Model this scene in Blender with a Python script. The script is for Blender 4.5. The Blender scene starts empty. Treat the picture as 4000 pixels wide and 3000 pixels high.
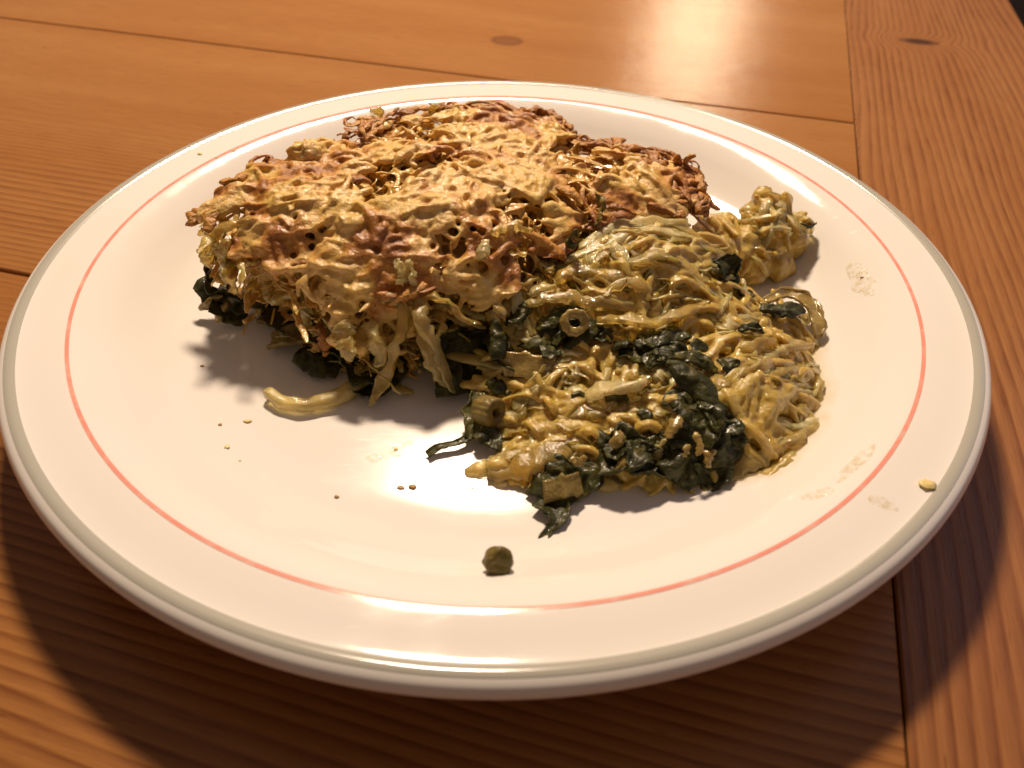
import bpy, math, random
import numpy as np
from mathutils import Matrix, Vector

# ------------------------------------------------------------------ camera, world, lamps, exposure
scene = bpy.context.scene
COL = scene.collection
CAM_D, CAM_H, PITCH, YAW, ROLL, FPX = .184, .1421, .73714, .02208, .01766, 3121.0


def cam_axes():
    f = np.array([math.sin(YAW) * math.cos(PITCH), math.cos(YAW) * math.cos(PITCH), -math.sin(PITCH)])
    r = np.array([math.cos(YAW), -math.sin(YAW), 0.])
    u = np.cross(r, f)
    c, s = math.cos(ROLL), math.sin(ROLL)
    return c * r + s * u, -s * r + c * u, f


AX, AY, AF = cam_axes()
CAM_O = np.array([0, -CAM_D, CAM_H])
KPX = 4000 / 2212


def at(x, y, z):
    """point of the place at height z that the photograph shows at (x, y) of a 2212 px wide print"""
    q = AX * ((x * KPX - 2000) / FPX) - AY * ((y * KPX - 1500) / FPX) + AF
    return CAM_O + q * ((z - CAM_O[2]) / q[2])


cam = bpy.data.cameras.new('camera')
cam_o = bpy.data.objects.new('camera', cam)
COL.objects.link(cam_o)
cam.sensor_width = 36
cam.lens = FPX / 4000 * 36
cam.clip_start, cam.clip_end = .005, 50
cam_o.matrix_world = Matrix(((AX[0], AY[0], -AF[0], CAM_O[0]), (AX[1], AY[1], -AF[1], CAM_O[1]),
                             (AX[2], AY[2], -AF[2], CAM_O[2]), (0, 0, 0, 1)))
cam.dof.use_dof = True
cam.dof.focus_distance = .205
cam.dof.aperture_fstop = 17
scene.camera = cam_o

world = bpy.data.worlds.new('World')
scene.world = world
world.use_nodes = True
bg = world.node_tree.nodes['Background']
bg.inputs[0].default_value = (.60, .41, .31, 1)
bg.inputs[1].default_value = .245


def lamp(name, loc, target, size, power, colour, shape='DISK', size_y=None):
    l = bpy.data.lights.new(name, 'AREA')
    l.shape = shape
    l.size = size
    if size_y:
        l.size_y = size_y
    l.energy = power
    l.color = colour
    o = bpy.data.objects.new(name, l)
    COL.objects.link(o)
    o.location = loc
    o.rotation_euler = (Vector(target) - Vector(loc)).to_track_quat('-Z', 'Y').to_euler()
    return o


# the ceiling fitting has two bulbs side by side
lamp('ceiling_bulb', (-.097, .57, .78), (0, 0, 0), .085, 6.7, (1, .775, .56))
lamp('ceiling_bulb', (-.033, .575, .78), (0, 0, 0), .085, 6.7, (1, .775, .56))
lamp('hall_lamp', (.50, 1.95, .64), (0, .1, 0), .22, 2.6, (1, .76, .50), 'RECTANGLE', .16)
lamp('window_light', (1.15, .28, .62), (0, 0, 0), 1.1, 1.5, (.60, .62, 1), 'RECTANGLE', 1.2)

vs = scene.view_settings
vs.view_transform = 'Standard'
vs.look = 'None'
vs.exposure = 0
vs.gamma = 1
vs.use_curve_mapping = False
scene.cycles.use_denoising = True
scene.cycles.max_bounces = 8
scene.cycles.sample_clamp_indirect = 6

# ------------------------------------------------------------------ helpers
rng = np.random.default_rng(11)
random.seed(11)


def tag(o, label=None, cat=None, group=None, kind=None):
    for k, v in (('label', label), ('category', cat), ('group', group), ('kind', kind)):
        if v:
            o[k] = v
    return o


def empty(name, loc, label=None, cat=None, group=None, kind=None):
    o = bpy.data.objects.new(name, None)
    o.empty_display_size = .01
    COL.objects.link(o)
    o.location = loc
    return tag(o, label, cat, group, kind)


def obj(name, vf, mat, parent=None, smooth=True, loc=None):
    """one mesh object from world-space vertices"""
    v, f = vf
    v = np.asarray(v, float)
    org = np.zeros(3)
    if parent is not None:
        org = np.array(parent['_org']) if '_org' in parent else np.array(parent.location)
    elif loc is not None:
        org = np.array(loc, float)
    me = bpy.data.meshes.new(name)
    me.from_pydata((v - org).tolist(), [], [list(map(int, q)) for q in f])
    if smooth:
        me.polygons.foreach_set('use_smooth', [True] * len(me.polygons))
    me.materials.append(mat)
    o = bpy.data.objects.new(name, me)
    COL.objects.link(o)
    if parent is not None:
        o.parent = parent
    elif loc is not None:
        o.location = org
    return o


def join(parts):
    vs_, fs = [], []
    n = 0
    for v, f in parts:
        vs_.append(v)
        fs += [[i + n for i in q] for q in f]
        n += len(v)
    return np.concatenate(vs_), fs


def _hash(i, j, k, s):
    h = (i * 374761393 + j * 668265263 + k * 2147483647 + s * 974634777) & 0xffffffff
    h = ((h ^ (h >> 13)) * 1274126177) & 0xffffffff
    return ((h ^ (h >> 16)) & 0xffff) / 65535.0


def noise(p, scale, seed=0):
    """value noise 0..1 on an (n,3) array"""
    q = np.asarray(p) * scale + 1000.37
    i = np.floor(q).astype(np.int64)
    f = q - i
    f = f * f * (3 - 2 * f)
    r = 0
    for a in (0, 1):
        for b in (0, 1):
            for c in (0, 1):
                w = (f[:, 0] if a else 1 - f[:, 0]) * (f[:, 1] if b else 1 - f[:, 1]) * (f[:, 2] if c else 1 - f[:, 2])
                r = r + w * _hash(i[:, 0] + a, i[:, 1] + b, i[:, 2] + c, seed)
    return r


def fbm(p, scale, seed=0, o=3):
    r, a, t = 0, 1, 0
    for k in range(o):
        r = r + a * noise(p, scale * 2 ** k, seed + k)
        t += a
        a *= .5
    return r / t


def n1(x, y, z, scale, seed=0):
    return float(noise(np.array([[x, y, z]]), scale, seed)[0])


def smoothpath(pts, n):
    """Catmull-Rom through pts, n samples"""
    p = np.asarray(pts, float)
    p = np.vstack([2 * p[0] - p[1], p, 2 * p[-1] - p[-2]])
    m = len(p) - 3
    out = []
    for t in np.linspace(0, m - 1e-9, n):
        i = int(t)
        u = t - i
        a, b, c, d = p[i], p[i + 1], p[i + 2], p[i + 3]
        out.append(.5 * ((2 * b) + (-a + c) * u + (2 * a - 5 * b + 4 * c - d) * u * u + (-a + 3 * b - 3 * c + d) * u ** 3))
    return np.array(out)


def frames(path, up=(0, 0, 1), twist=0.):
    t = np.gradient(path, axis=0)
    t /= np.linalg.norm(t, axis=1)[:, None] + 1e-12
    s = np.cross(np.array(up, float)[None], t)
    bad = np.linalg.norm(s, axis=1) < 1e-3
    s[bad] = np.array([1, 0, 0])
    s /= np.linalg.norm(s, axis=1)[:, None]
    for i in range(1, len(s)):
        if s[i] @ s[i - 1] < 0:
            s[i] = -s[i]
    n = np.cross(t, s)
    if twist:
        a = np.linspace(0, twist, len(path))[:, None]
        s, n = s * np.cos(a) + n * np.sin(a), n * np.cos(a) - s * np.sin(a)
    return t, s, n


def tube(path, w, th, sides=8, up=(0, 0, 1), twist=0., square=.55, rough=0., seed=0, blunt=.5, rag=0.):
    """a shred: flattened tube with soft corners; w/th are half sizes (scalar or per ring)"""
    path = np.asarray(path, float)
    n = len(path)
    w = np.broadcast_to(np.asarray(w, float), (n,)).copy()
    th = np.broadcast_to(np.asarray(th, float), (n,)).copy()
    if rag:
        rr = np.random.default_rng(seed + 99)
        w *= 1 + rag * (rr.random(n) * 2 - 1)
        th *= 1 + rag * .5 * (rr.random(n) * 2 - 1)
    w[0] *= blunt; w[-1] *= blunt; th[0] *= blunt; th[-1] *= blunt
    t, s, nn = frames(path, up, twist)
    a = np.arange(sides) / sides * 2 * np.pi
    ca = np.sign(np.cos(a)) * np.abs(np.cos(a)) ** square
    sa = np.sign(np.sin(a)) * np.abs(np.sin(a)) ** square
    v = path[:, None] + s[:, None] * (w[:, None] * ca)[..., None] + nn[:, None] * (th[:, None] * sa)[..., None]
    v = v.reshape(-1, 3)
    if rough:
        d = np.stack([noise(v, 420, seed + k) - .5 for k in range(3)], 1)
        d2 = np.stack([noise(v, 1100, seed + 7 + k) - .5 for k in range(3)], 1)
        v = v + (d * 1.3 + d2 * .7) * rough
    f = [[i * sides + j, i * sides + (j + 1) % sides, (i + 1) * sides + (j + 1) % sides, (i + 1) * sides + j]
         for i in range(n - 1) for j in range(sides)]
    c0 = len(v)
    v = np.vstack([v, path[0] - t[0] * th[0] * .5, path[-1] + t[-1] * th[-1] * .5])
    f += [[c0, (j + 1) % sides, j] for j in range(sides)]
    b = (n - 1) * sides
    f += [[c0 + 1, b + j, b + (j + 1) % sides] for j in range(sides)]
    return v, f


def blob(c, r, seed=0, amp=.25, nu=12, nv=8, freq=None):
    """lumpy ellipsoid, r = (rx, ry, rz)"""
    r = np.broadcast_to(np.asarray(r, float), (3,))
    th = np.arange(nu) / nu * 2 * np.pi
    ph = np.linspace(0, np.pi, nv + 2)[1:-1]
    d = np.array([[math.sin(p) * math.cos(t), math.sin(p) * math.sin(t), math.cos(p)] for p in ph for t in th] + [[0, 0, 1], [0, 0, -1]])
    k = 1 + amp * (fbm(d, freq or 1.7, seed, 3) - .5) * 2
    v = np.asarray(c) + d * r * k[:, None]
    f = [[i * nu + j, i * nu + (j + 1) % nu, (i + 1) * nu + (j + 1) % nu, (i + 1) * nu + j][::-1] for i in range(nv - 1) for j in range(nu)]
    a = nu * nv
    f += [[a, j, (j + 1) % nu] for j in range(nu)]
    f += [[a + 1, (nv - 1) * nu + (j + 1) % nu, (nv - 1) * nu + j] for j in range(nu)]
    return v, f


def ribbon(spine, width, crumple=.001, freq=260, seed=0, nu=26, nv=11, curl=0., up=(0, 0, 1), thick=.0004, edge=.35, twist=0.):
    """crumpled leaf: a sheet along a spine, folded by noise, torn edges, real thickness"""
    path = smoothpath(spine, nu)
    t, s, n = frames(path, up, twist)
    width = np.interp(np.linspace(0, 1, nu), np.linspace(0, 1, len(width)), width)
    v = np.linspace(-1, 1, nv)
    P = np.zeros((nu, nv, 3))
    for j, vv in enumerate(v):
        e = 1 + edge * (noise(path, 330, seed + (3 if vv > 0 else 4)) - .5) * 2
        ang = curl * vv
        wx = np.sin(ang) / curl if abs(curl) > 1e-3 else vv
        wz = (1 - np.cos(ang)) / curl if abs(curl) > 1e-3 else 0
        P[:, j] = path + s * (width * e * wx)[:, None] + n * (width * wz)[:, None]
    Q = P.reshape(-1, 3)
    amp = np.repeat(.35 + .65 * (1 - np.abs(np.linspace(-1, 1, nu)) ** 3), nv)[:, None]
    d = np.stack([(1 - np.abs(noise(Q, freq, seed + k) * 2 - 1) * 2) for k in range(3)], 1)
    d2 = np.stack([(1 - np.abs(noise(Q, freq * 2.6, seed + 10 + k) * 2 - 1) * 2) for k in range(3)], 1)
    Q = Q + (d * .75 + d2 * .33) * crumple * amp
    G = Q.reshape(nu, nv, 3)
    nn = np.cross(np.gradient(G, axis=0), np.gradient(G, axis=1))
    nn /= np.linalg.norm(nn, axis=2)[..., None] + 1e-12
    V = np.vstack([(G + nn * thick / 2).reshape(-1, 3), (G - nn * thick / 2).reshape(-1, 3)])
    m = nu * nv
    f = []
    for i in range(nu - 1):
        for j in range(nv - 1):
            q = [i * nv + j, i * nv + j + 1, (i + 1) * nv + j + 1, (i + 1) * nv + j]
            f.append(q)
            f.append([x + m for x in q][::-1])
    rim = [i * nv for i in range(nu)] + [(nu - 1) * nv + j for j in range(1, nv)] + [i * nv + nv - 1 for i in range(nu - 2, -1, -1)] + list(range(nv - 2, 0, -1))
    for a, b in zip(rim, rim[1:] + rim[:1]):
        f.append([a, b, b + m, a + m])
    return V, f


def fuse(parts, voxel, smooth_it=3, smooth_f=.5):
    """melt overlapping closed shapes into one skin (voxel remesh), returns numpy verts + polys"""
    v, f = join(parts)
    me = bpy.data.meshes.new('melt')
    me.from_pydata(v.tolist(), [], f)
    o = bpy.data.objects.new('melt', me)
    COL.objects.link(o)
    m = o.modifiers.new('r', 'REMESH')
    m.mode = 'VOXEL'
    m.voxel_size = voxel
    if smooth_it:
        s = o.modifiers.new('s', 'SMOOTH')
        s.iterations = smooth_it
        s.factor = smooth_f
    dg = bpy.context.evaluated_depsgraph_get()
    e = o.evaluated_get(dg)
    m2 = bpy.data.meshes.new_from_object(e)
    bpy.data.objects.remove(o)
    bpy.data.meshes.remove(me)
    return m2


def mesh_obj(name, me, mat, parent, disp=None, attrs=None):
    n = len(me.vertices)
    co = np.empty(n * 3)
    me.vertices.foreach_get('co', co)
    co = co.reshape(-1, 3)
    if disp is not None:
        no = np.empty(n * 3)
        me.vertices.foreach_get('normal', no)
        co = co + no.reshape(-1, 3) * disp(co)[:, None]
    if attrs:
        for k, fn in attrs.items():
            a = me.attributes.new(k, 'FLOAT', 'POINT')
            a.data.foreach_set('value', fn(co).astype(np.float32))
    org = np.array(parent.location)
    me.vertices.foreach_set('co', (co - org).astype(np.float32).ravel())
    me.polygons.foreach_set('use_smooth', [True] * len(me.polygons))
    me.materials.clear()
    me.materials.append(mat)
    me.update()
    me.name = name
    o = bpy.data.objects.new(name, me)
    COL.objects.link(o)
    o.parent = parent
    return o


class Surf:
    """smooth height over xy through anchor points (thin plate spline)"""

    def __init__(self, pts, lam=1e-7):
        p = np.asarray(pts)
        self.c = p[:, :2]
        n = len(p)
        A = self.k(self.c, self.c) + lam * np.eye(n)
        Q = np.c_[np.ones(n), self.c]
        M = np.block([[A, Q], [Q.T, np.zeros((3, 3))]])
        self.w = np.linalg.solve(M, np.r_[p[:, 2], 0, 0, 0])

    def k(self, a, b):
        r2 = ((a[:, None] - b[None]) ** 2).sum(2) * 1e3
        return np.where(r2 > 1e-12, .5 * r2 * np.log(r2 + 1e-12), 0)

    def __call__(self, xy):
        xy = np.atleast_2d(xy)[:, :2]
        return self.k(xy, self.c) @ self.w[:-3] + np.c_[np.ones(len(xy)), xy] @ self.w[-3:]


def inside(xy, poly):
    xy = np.atleast_2d(xy)
    r = np.zeros(len(xy), bool)
    for a, b in zip(poly, np.roll(poly, -1, 0)):
        c = (a[1] > xy[:, 1]) != (b[1] > xy[:, 1])
        x = (b[0] - a[0]) * (xy[:, 1] - a[1]) / (b[1] - a[1] + 1e-15) + a[0]
        r ^= c & (xy[:, 0] < x)
    return r


def edge_dist(xy, poly):
    xy = np.atleast_2d(xy)
    d = np.full(len(xy), 1e9)
    for a, b in zip(poly, np.roll(poly, -1, 0)):
        ab = b - a
        t = np.clip(((xy - a) @ ab) / (ab @ ab), 0, 1)
        d = np.minimum(d, np.linalg.norm(xy - a - t[:, None] * ab, axis=1))
    return d


def prism(poly, ztop, zbot, step=.0025):
    """closed body under a height function inside a polygon"""
    lo, hi = poly.min(0), poly.max(0)
    nx, ny = [int((hi - lo)[k] / step) + 2 for k in (0, 1)]
    gx, gy = np.meshgrid(lo[0] + np.arange(nx) * step, lo[1] + np.arange(ny) * step, indexing='ij')
    xy = np.c_[gx.ravel(), gy.ravel()]
    ins = inside(xy, poly).reshape(nx, ny)
    zt = np.maximum(ztop(xy), zbot + .001)
    v = np.vstack([np.c_[xy, zt], np.c_[xy, np.full(len(xy), zbot)]])
    m = nx * ny
    cell = ins[:-1, :-1] & ins[1:, :-1] & ins[1:, 1:] & ins[:-1, 1:]
    f = []
    idx = lambda i, j: i * ny + j
    for i in range(nx - 1):
        for j in range(ny - 1):
            if not cell[i, j]:
                continue
            q = [idx(i, j), idx(i + 1, j), idx(i + 1, j + 1), idx(i, j + 1)]
            f.append(q)
            f.append([x + m for x in q][::-1])
            for (di, dj, a, b) in ((-1, 0, 3, 0), (1, 0, 1, 2), (0, -1, 0, 1), (0, 1, 2, 3)):
                ii, jj = i + di, j + dj
                if not (0 <= ii < nx - 1 and 0 <= jj < ny - 1 and cell[ii, jj]):
                    f.append([q[b], q[a], q[a] + m, q[b] + m])
    used = sorted({x for q in f for x in q})
    mp = {x: k for k, x in enumerate(used)}
    return v[used], [[mp[x] for x in q] for q in f]


def laid(surf, x, y, ang, L, off, bend=0., n=9, arch=0., sag=None):
    """centre line of a shred lying on a height function"""
    s = np.linspace(-.5, .5, n)
    a = ang + bend * s
    dx, dy = np.cos(a) * L / n, np.sin(a) * L / n
    px, py = x + np.cumsum(dx) - dx.sum() / 2, y + np.cumsum(dy) - dy.sum() / 2
    z = surf(np.c_[px, py]) + off + arch * (1 - (2 * s) ** 2)
    z = np.maximum(z, z[n // 2] - .0038)
    if sag is not None:
        z = np.maximum(z, sag)
    return np.c_[px, py, z]


def heading(x, y, seed, spread=.35):
    """neighbouring shreds lie roughly alike, in clumps"""
    return (n1(x, y, 0, 62, seed) - .5) * 6.5 + (n1(x, y, 0, 150, seed + 1) - .5) * 2 + rng.normal(0, spread)


# ------------------------------------------------------------------ shader helper
class Mat:
    def __init__(self, name):
        self.m = bpy.data.materials.new(name)
        self.m.use_nodes = True
        self.t = self.m.node_tree
        self.b = self.t.nodes['Principled BSDF']

    def n(self, typ, **kw):
        x = self.t.nodes.new('ShaderNode' + typ)
        for k, v in kw.items():
            setattr(x, k, v)
        return x

    def set(self, sock, v):
        if isinstance(v, bpy.types.NodeSocket):
            self.t.links.new(v, sock)
        elif isinstance(v, (tuple, list)) and len(v) == 3 and sock.type == 'RGBA':
            sock.default_value = (*v, 1)
        else:
            sock.default_value = v

    def math(self, op, a, b=0., c=0., clamp=False):
        x = self.n('Math', operation=op, use_clamp=clamp)
        for s, v in zip(x.inputs, (a, b, c)):
            self.set(s, v)
        return x.outputs[0]

    def mix(self, f, a, b, blend='MIX'):
        x = self.n('Mix', data_type='RGBA', blend_type=blend)
        self.set(x.inputs[0], f)
        self.set(x.inputs[6], a)
        self.set(x.inputs[7], b)
        return x.outputs[2]

    def noise(self, scale, detail=3., rough=.55, vec=None, dist=0., w=None):
        x = self.n('TexNoise')
        if w is not None:
            x.noise_dimensions = '4D'
            self.set(x.inputs['W'], w)
        x.inputs['Scale'].default_value = scale
        x.inputs['Detail'].default_value = detail
        x.inputs['Roughness'].default_value = rough
        x.inputs['Distortion'].default_value = dist
        if vec is None:
            vec = self.coord()
        self.t.links.new(vec, x.inputs['Vector'])
        return x.outputs['Fac']

    def coord(self):
        if not hasattr(self, '_c'):
            self._c = self.n('NewGeometry').outputs['Position']
        return self._c

    def rand(self):
        return self.n('ObjectInfo').outputs['Random']

    def ramp(self, f, lo, hi):
        x = self.n('MapRange')
        self.set(x.inputs[0], f)
        x.inputs[1].default_value = lo
        x.inputs[2].default_value = hi
        return x.outputs[0]

    def attr(self, name):
        return self.n('Attribute', attribute_name=name).outputs['Fac']

    def bump(self, h, strength, dist):
        x = self.n('Bump')
        x.inputs['Strength'].default_value = strength
        x.inputs['Distance'].default_value = dist
        self.set(x.inputs['Height'], h)
        self.t.links.new(x.outputs[0], self.b.inputs['Normal'])
        self.t.links.new(x.outputs[0], self.b.inputs['Coat Normal'])

    def p(self, **kw):
        for k, v in kw.items():
            self.set(self.b.inputs[k.replace('_', ' ')], v)
        return self


def sss(M, w, radius, scale):
    M.p(Subsurface_Weight=w, Subsurface_Radius=radius, Subsurface_Scale=scale)


def mat_potato(name, ca, cb, cc, trans=.4, bumpiness=1.):
    """soft wet potato: translucent flesh under a thin uneven film of fat"""
    M = Mat(name)
    r = M.rand()
    a = M.noise(140, 3)
    col = M.mix(M.ramp(a, .32, .68), ca, cb)
    col = M.mix(M.math('MULTIPLY', M.ramp(r, .35, 1.), .6), col, cc)
    fine = M.noise(700, 3)
    col = M.mix(M.math('MULTIPLY', M.ramp(fine, .45, .75), .35), col, cb)
    M.p(Base_Color=col, Roughness=.36, Specular_IOR_Level=.35, IOR=1.38, Transmission_Weight=trans, Coat_Weight=1., Coat_Roughness=.075, Coat_IOR=1.5)
    sss(M, .7, (.9, .62, .22), .0018)
    h = M.math('ADD', M.noise(420, 3), M.math('MULTIPLY', M.noise(1300, 2), .4))
    M.bump(h, .45 * bumpiness, .0007)
    wet = M.n('Bump')
    wet.inputs['Strength'].default_value = 1.0
    wet.inputs['Distance'].default_value = .0010
    M.set(wet.inputs['Height'], M.math('ADD', M.math('MULTIPLY', M.noise(800, 2, .6), .7), M.noise(330, 2)))
    M.t.links.new(wet.outputs[0], M.b.inputs['Coat Normal'])
    return M.m


POTATO = mat_potato('potato_shred', (.85, .655, .17), (.79, .545, .09), (.88, .74, .30), .70)
POTATO_PALE = mat_potato('potato_pale', (.88, .75, .33), (.84, .65, .20), (.90, .79, .44), .56)
MASH = mat_potato('potato_mash', (.82, .615, .145), (.72, .465, .065), (.80, .575, .13), .40, 1.2)


def mat_crust():
    M = Mat('browned_potato')
    br = M.attr('brown')
    a = M.noise(150, 4, .6)
    col = M.mix(M.ramp(a, .3, .7), (.66, .43, .10), (.55, .29, .045))
    k = M.ramp(M.math('ADD', br, M.math('MULTIPLY', M.math('SUBTRACT', M.noise(260, 4, .65), .5), .9)), .25, .75)
    col = M.mix(k, col, (.33, .115, .016))
    k2 = M.ramp(M.math('ADD', br, M.math('MULTIPLY', M.math('SUBTRACT', M.noise(330, 3, .6), .5), .9)), .75, 1.15)
    col = M.mix(k2, col, (.11, .030, .007))
    M.p(Base_Color=col, Roughness=.36, Coat_Weight=.5, Coat_Roughness=.1)
    sss(M, .35, (1., .6, .2), .0015)
    M.bump(M.math('ADD', M.noise(480, 3), M.math('MULTIPLY', M.noise(1600, 2), .4)), .6, .0008)
    return M.m


def mat_cheese():
    M = Mat('melted_cheese')
    br = M.attr('brown')
    a = M.noise(120, 4, .6)
    col = M.mix(M.ramp(a, .35, .7), (.74, .50, .185), (.66, .395, .085))
    a2 = M.noise(60, 3)
    col = M.mix(M.math('MULTIPLY', M.ramp(a2, .47, .62), .75), col, (.64, .43, .10))
    sp = M.math('ADD', br, M.math('MULTIPLY', M.math('SUBTRACT', M.noise(170, 4, .65), .5), 1.5))
    col = M.mix(M.math('MULTIPLY', M.ramp(sp, .40, .66), .9), col, (.52, .225, .030))
    col = M.mix(M.math('MULTIPLY', M.ramp(sp, .66, .92), .9), col, (.30, .10, .013))
    dots = M.noise(1300, 2)
    col = M.mix(M.math('MULTIPLY', M.ramp(dots, .66, .76), .5), col, (.30, .14, .04))
    M.p(Base_Color=col, Roughness=M.math('ADD', M.math('MULTIPLY', M.ramp(M.noise(70, 2), .35, .65), .2), .38),
        Coat_Weight=M.math('MULTIPLY', M.ramp(M.noise(45, 2), .36, .58), .45), Coat_Roughness=.10)
    sss(M, .3, (1., .65, .3), .002)
    M.bump(M.math('ADD', M.noise(520, 4, .62), M.math('MULTIPLY', M.noise(1500, 3), .5)), .5, .0009)
    return M.m


CRUST = mat_crust()
CHEESE = mat_cheese()


def mat_crisp():
    M = Mat('crisp_brown_shred')
    a = M.noise(300, 4, .6)
    col = M.mix(M.ramp(a, .32, .68), (.50, .20, .026), (.20, .062, .010))
    col = M.mix(M.math('MULTIPLY', M.ramp(M.rand(), .5, 1.), .8), col, (.60, .30, .05))
    M.p(Base_Color=col, Roughness=.5, Coat_Weight=.15, Coat_Roughness=.2)
    M.bump(M.noise(700, 4), .9, .0008)
    return M.m


CRISP = mat_crisp()


def mat_leaf(name, ca, cb, cc):
    M = Mat(name)
    col = M.mix(M.ramp(M.noise(160, 4, .6), .42, .66), ca, cb)
    col = M.mix(M.math('MULTIPLY', M.ramp(M.noise(420, 3), .56, .70), .7), col, cc)
    M.p(Base_Color=col, Roughness=.48, Specular_IOR_Level=.3, Coat_Weight=.12, Coat_Roughness=.10)
    v = M.n('TexVoronoi', feature='DISTANCE_TO_EDGE')
    v.inputs['Scale'].default_value = 420
    M.t.links.new(M.coord(), v.inputs['Vector'])
    M.bump(M.math('ADD', M.noise(500, 2), M.math('MULTIPLY', v.outputs[0], 1.0)), .6, .0006)
    return M.m


LEAF = mat_leaf('cooked_chard', (.024, .025, .003), (.050, .048, .006), (.115, .09, .013))
LEAF_GREEN = mat_leaf('cooked_chard_green', (.036, .037, .005), (.085, .080, .011), (.16, .13, .02))
OLIVE = mat_leaf('olive_leek', (.15, .105, .026), (.24, .175, .042), (.10, .065, .016))


def mat_stalk():
    M = Mat('cooked_stalk')
    co = M.n('TexCoord').outputs['UV']
    col = M.mix(M.ramp(M.noise(200, 3), .35, .65), (.40, .285, .085), (.27, .175, .040))
    col = M.mix(M.math('MULTIPLY', M.rand(), .4), col, (.20, .15, .03))
    M.p(Base_Color=col, Roughness=.28, Coat_Weight=.4, Coat_Roughness=.1)
    sss(M, .25, (1., .7, .2), .002)
    M.bump(M.noise(800, 3), .5, .0005)
    return M.m


STALK = mat_stalk()


def mat_glaze():
    M = Mat('white_glazed_china')
    smear = M.ramp(M.noise(38, 4, .6), .45, .72)
    sc = M.n('Mapping')
    sc.inputs['Rotation'].default_value = (0, 0, .6)
    sc.inputs['Scale'].default_value = (1, 14, 1)
    M.t.links.new(M.coord(), sc.inputs[0])
    scratch = M.ramp(M.noise(120, 3, .7, sc.outputs[0]), .60, .72)
    flat = M.n('VectorMath', operation='MULTIPLY')
    M.t.links.new(M.coord(), flat.inputs[0])
    flat.inputs[1].default_value = (1, 1, 0)
    ln = M.n('VectorMath', operation='LENGTH')
    M.t.links.new(flat.outputs[0], ln.inputs[0])
    worn = M.math('ADD', M.math('MULTIPLY', M.ramp(ln.outputs['Value'], .092, .078), .07), .06)
    gcol = M.mix(M.math('MULTIPLY', M.ramp(M.noise(22, 4, .6), .48, .75), .35), (.82, .79, .755), (.82, .76, .66))
    M.p(Base_Color=gcol, Roughness=M.math('ADD', M.math('ADD', M.math('MULTIPLY', smear, .08), M.math('MULTIPLY', scratch, .10)), worn), Specular_IOR_Level=.38,
        Coat_Weight=.15, Coat_Roughness=.05)
    M.bump(M.noise(26, 2), .10, .0012)
    return M.m


GLAZE = mat_glaze()
RM = Mat('red_glaze_line')
RED = RM.p(Base_Color=RM.mix(RM.ramp(RM.noise(140, 4, .7), .45, .75), (.82, .32, .25), (.82, .50, .42)), Roughness=.14).m
GREY = Mat('grey_glaze_band').p(Base_Color=(.42, .41, .36), Roughness=.14).m


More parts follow.
